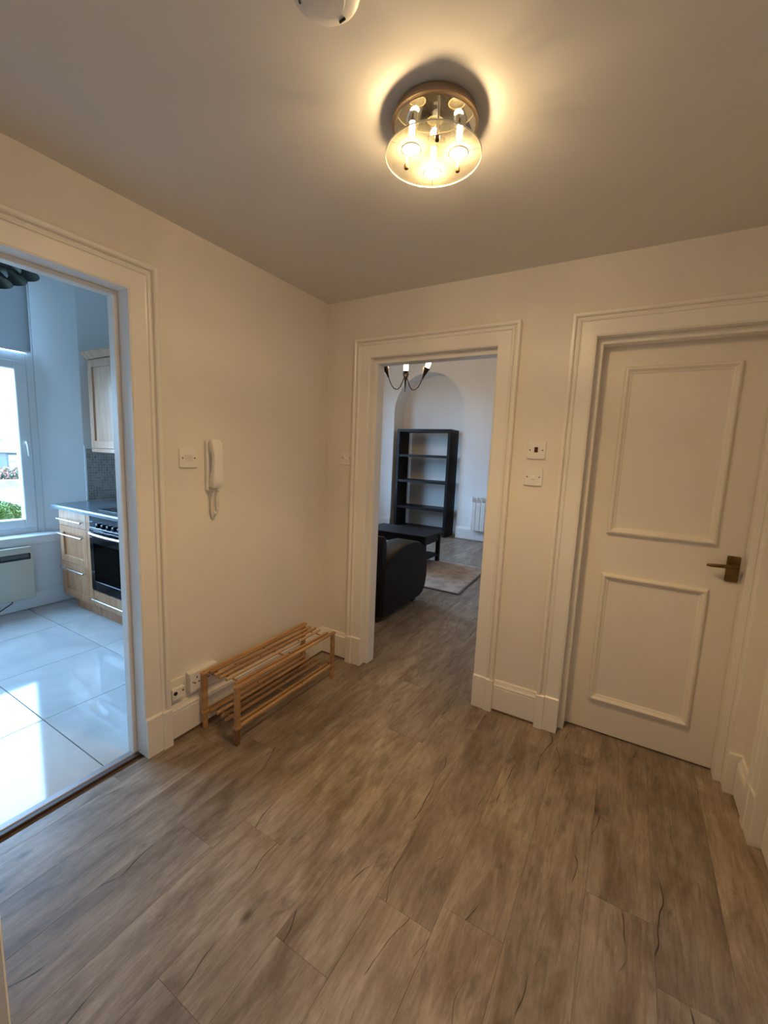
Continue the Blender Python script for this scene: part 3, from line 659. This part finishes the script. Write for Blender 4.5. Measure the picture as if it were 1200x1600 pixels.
# ------------------------------------------------------------------ kitchen window, sill, blind, heater
wn = thing('window_1', (-2.62, (KW0+KW1)/2, WZ0), 'tall white plastic kitchen window', kind='structure')
xa, xb = -2.66, -2.59
def wbar(y0, y1, z0, z1, nm, par, a=xa, b=xb, bev=.006): return B(a, b, y0, y1, z0, z1).build(nm, UPVC, par, bevel=bev)
fr_ = wbar(KW1-.055, KW1, WZ0, WZ1, 'frame_jamb', wn); wbar(KW0, KW0+.055, WZ0, WZ1, 'frame_jamb', wn)
wbar(KW0+.055, KW1-.055, WZ0, WZ0+.055, 'frame_rail', wn); wbar(KW0+.055, KW1-.055, WZ1-.055, WZ1, 'frame_rail', wn); wbar(KW0+.055, KW1-.055, 2.02, 2.09, 'transom', wn)
YM = (KW0+KW1)/2
wbar(YM-.03, YM+.03, WZ0+.055, 2.02, 'mullion', wn)
for (a, b_) in ((KW0+.055, YM-.03), (YM+.03, KW1-.055)):
    s_ = thing_child('sash', (-2.62, (a+b_)/2, WZ0+.055), wn); z0, z1 = WZ0+.058, 2.017; w_ = .085
    wbar(a+.003, a+w_, z0, z1, 'sash_stile', s_, xa+.01, xb+.012); wbar(b_-w_, b_-.003, z0, z1, 'sash_stile', s_, xa+.01, xb+.012)
    wbar(a+w_, b_-w_, z0, z0+.075, 'sash_rail', s_, xa+.01, xb+.012); wbar(a+w_, b_-w_, z1-.065, z1, 'sash_rail', s_, xa+.01, xb+.012)
    B(-2.628, -2.622, a+w_-.006, b_-w_+.006, z0+.068, z1-.058).build('pane', PANE, s_)
B(-2.628, -2.622, KW0+.05, KW1-.05, 2.085, WZ1-.05).build('pane', PANE, wn)
m = MB(); m.lathe([(.018, 0), (.018, .008), (.012, .012)], (xb+.012, KW1-.10, 1.372), 16, (1, 0, 0)); m.tube([(xb+.022, KW1-.10, 1.372), (xb+.040, KW1-.10, 1.372), (xb+.046, KW1-.098, 1.35), (xb+.040, KW1-.092, 1.262)], [.010, .010, .009, .006], 10)
m.build('window_handle', PLASTIC, wn, smooth=True)
sl = MB().prism([(-2.60, -2.365), (-2.60, -.59), (KX-.012, -.345), (KX+.03, -.345), (KX+.03, -2.58), (KX-.012, -2.58)], 2, WZ0-.006, WZ0+.012).build('window_sill', UPVC, wn, bevel=.003)
B(KX+.001, KX+.018, -2.62, -.32, WZ0-.06, WZ0-.006).build('sill_apron', UPVC, wn, bevel=.002)
def blind_mat():
    m_ = bpy.data.materials.new('grey_blind_fabric'); m_.use_nodes = True; n = m_.node_tree.nodes; L = m_.node_tree.links
    b = n['Principled BSDF']; b.inputs['Base Color'].default_value = (.36, .37, .39, 1); b.inputs['Roughness'].default_value = .8
    t = n.new('ShaderNodeTexCoord'); w = n.new('ShaderNodeTexNoise'); w.inputs['Scale'].default_value = 300; L.new(t.outputs['Object'], w.inputs['Vector'])
    bp = n.new('ShaderNodeBump'); bp.inputs['Strength'].default_value = .15; bp.inputs['Distance'].default_value = .001; L.new(w.outputs['Fac'], bp.inputs['Height']); L.new(bp.outputs[0], b.inputs['Normal'])
    ts = n.new('ShaderNodeBsdfTranslucent'); ts.inputs[0].default_value = (.45, .45, .45, 1); mx = n.new('ShaderNodeMixShader'); mx.inputs[0].default_value = .30
    L.new(b.outputs[0], mx.inputs[1]); L.new(ts.outputs[0], mx.inputs[2]); L.new(mx.outputs[0], n['Material Output'].inputs[0]); return m_
bl = thing('roller_blind', (-2.555, -1.28, 2.09), 'grey roller blind half lowered over the kitchen window', 'blind')
BLINDM = blind_mat()
B(-2.557, -2.554, KW0+.03, KW1-.028, 2.10, 2.70).build('fabric', BLINDM, bl)
B(-2.561, -2.550, KW0+.03, KW1-.028, 2.088, 2.104).build('bottom_bar', UPVC, bl, bevel=.003)
MB().tube([(-2.545, KW0+.01, 2.715), (-2.545, KW1-.01, 2.715)], .026, 16).build('roller', BLINDM, bl, smooth=True)
kh = thing('panel_heater', (-2.39, -1.12, .11), 'cream electric panel heater under the kitchen window', 'heater')
CREAM = mat('cream_enamel', (.60, .55, .45), .35, noise=.02, nscale=4)
MB().prism(rrect(-1.46, -.782, .112, .541, .02), 0, -2.425, -2.362).build('casing', CREAM, kh, bevel=.008, bseg=2)
g_ = B(-2.366, -2.360, -1.44, -.800, .440, .490).build('grille_strip', BLACK, kh)  # flat black strip on the casing front, behind the bars
B(-2.362, -2.358, -.99, -.812, .456, .486).build('control_window', mat('smoked_plastic', (.12, .12, .12), .25, noise=.1), kh, bevel=.002)
for i in range(7): B(-2.3625, -2.3575, -1.43+i*.06, -1.425+i*.06, .442, .488).build('grille_bar', CREAM, kh)
for y_ in (-1.35, -.9): B(KX+.001, -2.425, y_-.02, y_+.02, .2, .45).build('bracket', CREAM, kh)
MB().tube([(-2.40, -.92, .125), (-2.40, -.93, .09), (-2.40, -1.0, .05), (-2.40, -1.08, .012), (-2.40, -1.3, .008)], .004, 8).build('power_cable', BLACK, kh, smooth=True)

# kitchen ceiling spots
sp = thing('kitchen_spotlight', (-1.30, -1.05, KH), 'black kitchen ceiling light with dish shades, unlit', 'lamp')
DISH = mat('black_satin_metal', (.004, .004, .005), .4, metal=.0, spec=.2, noise=.1)
DBULB = mat('opal_bulb', (.78, .84, .80), .25, noise=.03)
MB().lathe([(.06, 0), (.06, -.03), (.02, -.04)], (-1.30, -1.2, KH-.0005), 24).build('ceiling_rose', DISH, sp, smooth=True)
for i, (x_, y_, z_, tx, ty) in enumerate(((-1.34, -1.13, 2.325, 0, 0), (-1.27, -1.215, 2.262, 0, 0), (-1.20, -1.305, 2.205, 0, 0))):
    c = Vector((x_, y_, z_)); ax = Vector((-.06, .10, 1)).normalized()
    d = MB().lathe([(.022, .062), (.035, .055), (.075, .032), (.112, .0), (.114, .002), (.078, .038), (.038, .062), (.022, .072)], c, 40, ax, caps=True).build('shade', DISH, sp, smooth=True)
    MB().lathe([(.012, .06), (.018, .045), (.030, .025), (.034, .010), (.026, -.008), (.010, -.016)], c, 24, ax).build('bulb', DBULB, d, smooth=True)
    MB().tube([c+ax*.07, c+ax*.14, Vector((-1.30, -1.2, KH-.03))], .005, 8).build('arm', DISH, sp, smooth=True)

# ------------------------------------------------------------------ living room
ESP = mat('black_brown_veneer', (.012, .010, .011), .45, spec=.22, noise=.3, nscale=10, stretch=(1, 4, 4))
bk = thing('bookcase', (-1.415, 4.65, 0), 'tall black-brown open bookcase standing in the arched alcove', 'bookcase')
bx0, bx1, by0, by1, bz = -1.925, -.908, 4.462, 4.842, 1.846
B(bx0, bx0+.050, by0, by1, 0.001, bz-.05).build('upright', ESP, bk, bevel=.002); B(bx1-.050, bx1, by0, by1, 0.001, bz-.05).build('upright', ESP, bk, bevel=.002)
B(bx0, bx1, by0, by1, bz-.05, bz).build('top_board', ESP, bk, bevel=.002)
for z in (1.358, .910, .437, .062): B(bx0+.05, bx1-.05, by0+.01, by1, z, z+.046).build('shelf', ESP, bk, bevel=.002)
ct = thing('coffee_table', (-.76, 2.65, 0), 'black-brown coffee table with lower shelf on the rug', 'table')
tx0, tx1, ty0, ty1, tz = -1.24, -.315, 2.385, 2.92, .412
B(tx0, tx1, ty0, ty1, tz-.024, tz).build('table_top', ESP, ct, bevel=.003)
for lx_ in (tx0+.045, tx1-.045):
    for ly_ in (ty0+.045, ty1-.045): B(lx_-.024, lx_+.024, ly_-.024, ly_+.024, .0125, tz-.024).build('leg', ESP, ct, bevel=.002)
B(tx0+.069, tx1-.069, ty0+.03, ty0+.05, tz-.12, tz-.024).build('apron', ESP, ct); B(tx0+.069, tx1-.069, ty1-.05, ty1-.03, tz-.12, tz-.024).build('apron', ESP, ct)
B(tx0+.03, tx0+.05, ty0+.069, ty1-.069, tz-.12, tz-.024).build('apron', ESP, ct); B(tx1-.05, tx1-.03, ty0+.069, ty1-.069, tz-.12, tz-.024).build('apron', ESP, ct)
B(tx0+.03, tx1-.03, ty0+.03, ty1-.03, .095, .115).build('lower_shelf', ESP, ct, bevel=.002)
rg = thing('rug', (-.4, 2.32, 0), 'flat woven beige and grey rug under the coffee table', 'rug')
def rug_mat():
    m_ = bpy.data.materials.new('woven_rug'); m_.use_nodes = True; n = m_.node_tree.nodes; L = m_.node_tree.links; b = n['Principled BSDF']
    t = n.new('ShaderNodeTexCoord'); z = n.new('ShaderNodeTexNoise'); z.inputs['Scale'].default_value = 7; z.inputs['Detail'].default_value = 5; L.new(t.outputs['Object'], z.inputs['Vector'])
    cr = n.new('ShaderNodeValToRGB'); L.new(z.outputs['Fac'], cr.inputs[0]); e = cr.color_ramp.elements
    e[0].position = .4; e[0].color = (.40, .35, .32, 1); e[1].position = .6; e[1].color = (.58, .50, .43, 1)
    L.new(cr.outputs[0], b.inputs['Base Color']); b.inputs['Roughness'].default_value = .95
    w = n.new('ShaderNodeTexNoise'); w.inputs['Scale'].default_value = 250; L.new(t.outputs['Object'], w.inputs['Vector'])
    bp = n.new('ShaderNodeBump'); bp.inputs['Strength'].default_value = .4; bp.inputs['Distance'].default_value = .003; L.new(w.outputs['Fac'], bp.inputs['Height']); L.new(bp.outputs[0], b.inputs['Normal'])
    return m_
RUG = rug_mat()
MB().prism([(-1.45, 1.76), (.352, 1.76), (.300, 2.93), (-1.45, 2.93)], 2, .001, .012).build('pile', RUG, rg, bevel=.003)
m = MB()
m.prism([(-1.47, 1.742), (.372, 1.742), (.352, 1.76), (-1.45, 1.76)], 2, .0006, .011); m.prism([(.372, 1.742), (.318, 2.95), (.300, 2.93), (.352, 1.76)], 2, .0006, .011)
m.prism([(.318, 2.95), (-1.47, 2.95), (-1.45, 2.93), (.300, 2.93)], 2, .0006, .011); m.prism([(-1.47, 2.95), (-1.47, 1.742), (-1.45, 1.76), (-1.45, 2.93)], 2, .0006, .011)
m.build('border', mat('grey_rug_binding', (.16, .15, .15), .9, noise=.2, nscale=60), rg)
# sofa
LEATH = mat('dark_brown_leather', (.012, .009, .008), .45, spec=.2, noise=.35, nscale=6, bump=.25, bscale=90)
sf = thing('sofa', (-.9, 1.05, 0), 'dark brown leather sofa with rounded arm, facing the bookcase', 'sofa')
AP = [(.645, .045), (1.36, .045), (1.43, .07), (1.48, .13), (1.505, .22), (1.50, .40), (1.47, .48), (1.41, .545), (1.33, .585), (1.22, .612), (1.10, .618), (.96, .605), (.84, .572), (.72, .515), (.655, .475), (.645, .45)]
def arm(x0, x1, nm):
    cx_, cz_ = 1.05, .33
    R = []
    for x_, k_ in ((x0, .96), (x0+.015, .985), (x0+.04, 1.0), (x1-.04, 1.0), (x1-.015, .985), (x1, .96)):
        R.append([(x_, cx_+(p-cx_)*k_, cz_+(q-cz_)*k_) for p, q in AP])
    return MB().rings(R).build(nm, LEATH, sf, smooth=True)
arm(-.115, .112, 'armrest'); arm(-1.92, -1.70, 'armrest')
MB().prism(rrect(.655, 1.42, .06, .27, .02), 0, -1.70, -.115).build('seat_base', LEATH, sf, bevel=.01)
MB().prism([(.628, .05), (.70, .05), (.715, .50), (.705, .66), (.690, .715), (.665, .735), (.645, .725), (.630, .68)], 0, -1.90, .098).build('backrest', LEATH, sf, bevel=.02, bseg=3, smooth=True)
for i in range(2):
    a = -1.69+i*.79
    MB().prism(rrect(.86, 1.46, .272, .44, .05), 0, a, a+.78).build('seat_cushion', LEATH, sf, bevel=.03, bseg=3, smooth=True)
    MB().prism([(.64, .28), (.86, .30), (.875, .45), (.80, .68), (.755, .745), (.70, .755), (.655, .72), (.64, .60)], 0, a, a+.78).build('back_cushion', LEATH, sf, bevel=.025, bseg=3, smooth=True)
for x_ in (-1.85, .04):
    for y_ in (.68, 1.32): B(x_-.03, x_+.03, y_-.03, y_+.03, 0, .05).build('foot', mat('dark_wood_foot', (.05, .025, .015), .4, noise=.2), sf, bevel=.003)
# radiator
rd = thing('panel_radiator', (-.1, 4.53, .18), 'white electric radiator on the far living room wall', 'radiator')
for i in range(9):
    x_ = -.475+i*.078
    B(x_, x_+.074, 4.49, 4.55, .185, .665).build('fin', PLASTIC, rd, bevel=.006, bseg=2)
    B(x_, x_+.074, 4.543, 4.55, .672, .750).build('grille', PLASTIC, rd, bevel=.003)
    for z_ in (.678, .706, .734): B(x_, x_+.074, 4.490, 4.505, z_, z_+.010).build('louvre', PLASTIC, rd)
    B(x_, x_+.010, 4.492, 4.543, .665, .750).build('louvre_rib', PLASTIC, rd)
B(-.47, .22, 4.55, 4.578, .2, .72).build('back_plate', PLASTIC, rd)
lym = lambda s, z, n: (s, YA-n, z)
T = plate('wall_socket', 'white single socket on the alcove wall behind the bookcase', lym, -1.71, .240, cat='socket')
for dx_, dz_ in ((-.012, .03), (.012, .03), (0, .06)): slab(lym, -1.665+dx_-.005, -1.665+dx_+.005, .24+dz_-.004, .24+dz_+.004, .0085, .0096, 'pin_hole', BLACK, T, 0)
# chandelier
CC = Vector((-.815, 2.6, 0)); ch = thing('chandelier', (CC.x, CC.y, LH), 'dark bronze chandelier with curved arms and lit candle cups', 'lamp')
BRONZE = mat('dark_bronze', (.06, .04, .03), .35, metal=.8, noise=.2)
m = MB(); m.tube([(CC.x, CC.y, LH-.03), (CC.x, CC.y, 2.36)], .007, 8); m.lathe([(.05, 0), (.05, -.02), (.012, -.05)], (CC.x, CC.y, LH-.0005), 24)
m.lathe([(.004, .0), (.010, .03), (.014, .10), (.016, .14), (.010, .17)], (CC.x, CC.y, 2.21), 16); m.build('stem', BRONZE, ch, smooth=True)
GLOW = mat('candle_glow', (1, .85, .6), .4, emit=(1.0, .72, .38), estr=22)
MB().lathe([(.010, .0), (.030, .012), (.036, .028), (.030, .028)], (CC.x, CC.y, 2.405), 20).build('centre_cup', BRONZE, ch, smooth=True)
MB().lathe([(.024, .0), (.030, .02), (.030, .12), (.024, .14), (.008, .145)], (CC.x, CC.y, 2.43), 20).build('candle_bulb', GLOW, ch, smooth=True)
for a in (-2, 118, 238):
    d = Vector((math.cos(math.radians(a)), math.sin(math.radians(a)), 0))
    prof = [(.012, 2.40), (.025, 2.37), (.045, 2.315), (.07, 2.265), (.10, 2.235), (.13, 2.228), (.16, 2.238), (.19, 2.265), (.215, 2.305), (.235, 2.35), (.245, 2.375)]
    pth = [CC+d*q+Vector((0, 0, z-.03)) for q, z in prof]
    am = MB().tube(pth, .006, 8).build('arm', BRONZE, ch, smooth=True)
    e = CC+d*.242+Vector((0, 0, 2.33)); ax = (d*.42+Vector((0, 0, 1))).normalized()
    MB().lathe([(.008, -.005), (.014, .03), (.034, .10), (.042, .135), (.039, .135), (.028, .10)], e, 20, ax).build('cup', BRONZE, am, smooth=True)
    MB().lathe([(.020, .09), (.026, .13), (.030, .18), (.022, .24), (.006, .26)], e, 16, ax).build('candle_bulb', GLOW, ch, smooth=True)
    l = bpy.data.lights.new('candle', 'POINT'); l.energy = 8.0; l.color = (1, .62, .32); l.shadow_soft_size = .03
    lo = bpy.data.objects.new('candle', l); COL.objects.link(lo); put(lo, e+ax*.275, ch)
# living room window (out of view, lights the room)
for nm, lab, wa, wb in (('window_2', 'tall white living room window near the alcove', LW0, LW1),):
    w2 = thing(nm, (-2.74, (wa+wb)/2, .6), lab, kind='structure')
    for (y0, y1, z0, z1) in ((wa, wa+.07, .6, 2.6), (wb-.07, wb, .6, 2.6), (wa+.07, wb-.07, .6, .67), (wa+.07, wb-.07, 2.53, 2.6), (wa+.07, wb-.07, 1.55, 1.61)):
        B(-2.77, -2.71, y0, y1, z0, z1).build('frame_bar', UPVC, w2, bevel=.004)
    B(-2.743, -2.739, wa+.06, wb-.06, .66, 2.54).build('pane', PANE, w2)

# ------------------------------------------------------------------ outdoors beyond the kitchen window
ZG = -.5
ASPH = mat('pale_tarmac', (.17, .17, .17), .9, noise=.15, nscale=2)
struct(B(-90, -2.85, -40, 60, ZG-.1, ZG).build('ground', mat('garden_ground', (.10, .11, .05), .95, noise=.3, nscale=1.5)), 'garden ground outside the kitchen window')
struct(B(-17.6, -12.6, -40, 60, ZG-.02, ZG+.01).build('ground_road', ASPH), 'pale road beyond the garden hedge')
struct(B(-18.0, -17.6, -40, 60, ZG-.02, ZG+.09).build('ground_kerb', mat('kerb_stone', (.30, .30, .29), .9, noise=.15)), 'pavement kerb beyond the road')
def leafy(name, label, cat, cols, blobs, n, leaf, group=None, flowers=None, seed=1):
    """hedge or bush: a lumpy body with thousands of small leaf quads"""
    rnd = random.Random(seed); c0 = blobs[0]; T = thing(name, (c0[0], c0[1], ZG), label, cat, group)
    core = MB()
    for (x_, y_, z_, rx, ry, rz, sq) in blobs:
        R = []
        for i in range(9):
            ph_ = -math.pi/2+math.pi*i/8; cr = abs(math.cos(ph_))**sq; sr = math.copysign(abs(math.sin(ph_))**sq, math.sin(ph_))
            R.append([(x_+rx*.93*cr*math.copysign(abs(math.cos(t))**sq, math.cos(t)), y_+ry*.93*cr*math.copysign(abs(math.sin(t))**sq, math.sin(t)), z_+rz*.93*sr) for t in [2*math.pi*k_/16 for k_ in range(16)]])
        core.rings(R)
    core.build('foliage_core', cols[1], T, smooth=True)
    for mt, cnt in ([(cols[0], n)]+([(flowers, n)] if flowers else [])):
        q = MB()
        for _ in range(cnt):
            x_, y_, z_, rx, ry, rz, sq = rnd.choice(blobs)
            ph_ = math.asin(rnd.uniform(-.95, 1)); t = rnd.uniform(0, 2*math.pi); f = lambda v: math.copysign(abs(v)**sq, v)
            p = Vector((x_+rx*f(math.cos(ph_))*f(math.cos(t)), y_+ry*f(math.cos(ph_))*f(math.sin(t)), z_+rz*f(math.sin(ph_))))*1
            a = Vector((rnd.gauss(0, 1), rnd.gauss(0, 1), rnd.gauss(0, 1))).normalized(); b_ = a.orthogonal().normalized()
            s_ = leaf*rnd.uniform(.6, 1.3); q.poly([p-a*s_, p+b_*s_*.5, p+a*s_, p-b_*s_*.5])
        o = q.build('leaves' if mt is cols[0] else 'blossom', mt, T); o['kind'] = 'stuff'
LGREEN = mat('bright_hedge_leaf', (.075, .10, .008), .5, noise=.4, nscale=3); LGREEN2 = mat('hedge_core', (.04, .06, .008), .8, noise=.3)
DGREEN = mat('dark_leaf', (.03, .055, .012), .5, noise=.4, nscale=3); DGREEN2 = mat('dark_core', (.015, .025, .008), .8, noise=.3)
leafy('garden_hedge', 'clipped bright green hedge close outside the kitchen window', 'hedge', (LGREEN, LGREEN2), [(-7.0, -.6, -.05, .6, 1.33, .47, .45)], 9000, .03, seed=2)
leafy('flowering_bush', 'pink flowering bush on the far side of the road', 'bush', (mat('light_leaf', (.11, .12, .04), .5, noise=.3), DGREEN2), [(-19.6, 4.75, -.05, .5, .65, .30, .9), (-19.8, 4.3, -.1, .4, .4, .25, .9)], 1500, .05, flowers=mat('pink_petal', (.55, .16, .16), .6, noise=.3, nscale=5), seed=3)
leafy('far_hedge', 'dark green hedge beside the pink bush across the road', 'hedge', (DGREEN, DGREEN2), [(-19.0, 3.2, -.05, .4, .62, .33, .5)], 2500, .05, seed=4)
leafy('round_tree', 'leafy green tree beside the small outbuilding', 'tree', (mat('mid_leaf', (.06, .08, .02), .5, noise=.4, nscale=3), DGREEN2), [(-27.3, 5.6, .35, .9, .95, .55, .9), (-27.0, 4.8, .2, .8, .9, .5, .9)], 3000, .07, seed=5)
STONE = mat('grey_boundary_stone', (.20, .19, .17), .9, noise=.4, nscale=3)
tag(B(-18.5, -18.1, -8, 20, ZG, -.135).build('boundary_wall', STONE, bevel=.02), 'low grey stone boundary wall across the road', 'wall')
# outbuilding
ob = thing('garden_outbuilding', (-24.6, 6.75, ZG), 'small grey outbuilding with a slate pyramid roof', 'building')
B(-25.3, -24.0, 6.02, 7.4, ZG, .74).build('wall', mat('dark_timber_wall', (.08, .08, .08), .8, noise=.2), ob)
m = MB(); ax_, ay_, az_ = -24.65, 6.72, 1.16
for p, q in (((-23.8, 5.9), (-23.8, 7.55)), ((-23.8, 7.55), (-25.5, 7.55)), ((-25.5, 7.55), (-25.5, 5.9)), ((-25.5, 5.9), (-23.8, 5.9))): m.poly([(p[0], p[1], .74), (q[0], q[1], .74), (ax_, ay_, az_)])
m.poly([(-23.8, 5.9, .74), (-23.8, 7.55, .74), (-25.5, 7.55, .74), (-25.5, 5.9, .74)]); m.build('roof', mat('slate_roof', (.12, .12, .13), .7, noise=.2, nscale=4), ob)
for y0 in (6.10, 6.55): 
    w_ = B(-23.995, -23.97, y0, y0+.34, .05, .62).build('window', mat('outbuilding_pane', (.25, .27, .28), .3, noise=.05), ob)
    B(-23.97, -23.95, y0, y0+.34, .30, .33).build('glazing_bar', mat('dark_timber_wall', (.08, .08, .08)), w_)
# house row
hs = thing('far_house', (-37, 11, ZG), 'pale rendered house with grey slate roof and brick chimney', 'house')
B(-40, -34.6, 9.4, 16, ZG, 1.21).build('wall', mat('white_render', (.70, .69, .66), .9, noise=.05), hs)
MB().prism([(-34.4, 1.19), (-34.4, 1.24), (-37.2, 2.34), (-40.2, 1.24), (-40.2, 1.19)], 1, 9.3, 16.1).build('roof', mat('pale_slate', (.34, .33, .35), .8, noise=.15, nscale=2), hs)
cm = B(-37.6, -36.9, 9.95, 10.45, 2.1, 2.62).build('chimney', mat('chimney_brick', (.34, .16, .11), .9, noise=.3, nscale=6), hs)
for y_ in (10.06, 10.20, 10.34): MB().lathe([(.05, 0), (.06, .05), (.045, .24), (.055, .26)], (-37.25, y_, 2.62), 12).build('chimney_pot', mat('terracotta', (.42, .20, .13), .8, noise=.2), cm, smooth=True)
h2 = thing('brick_house', (-36.5, 6.5, ZG), 'reddish house with sloping roof next to the pale house', 'house')
B(-39, -34.5, 3.0, 8.8, ZG, 1.15).build('wall', mat('red_sandstone', (.36, .21, .17), .9, noise=.2), h2)
MB().prism([(2.8, 1.15), (9.2, 1.15), (9.0, 1.5), (8.6, 2.2), (3.5, 2.2)], 0, -39.2, -34.4).build('roof', mat('red_roof', (.26, .14, .12), .8, noise=.2), h2)
lw_ = B(-31, -30.6, -4, 30, ZG, 1.20).build('white_garden_wall', MATS['white_render']); tag(lw_, 'long white rendered garden wall behind the outbuilding', 'wall')
B(-31.05, -30.55, -4, 30, 1.20, 1.25).build('coping', mat('coping_grey', (.20, .20, .20), .8, noise=.1), lw_)
tag(B(-62, -60, -10, 50, ZG, 2.75).build('tree_belt', mat('distant_trees', (.07, .075, .06), .9, noise=.3, nscale=.6)), 'distant dark tree belt on the horizon', 'trees')
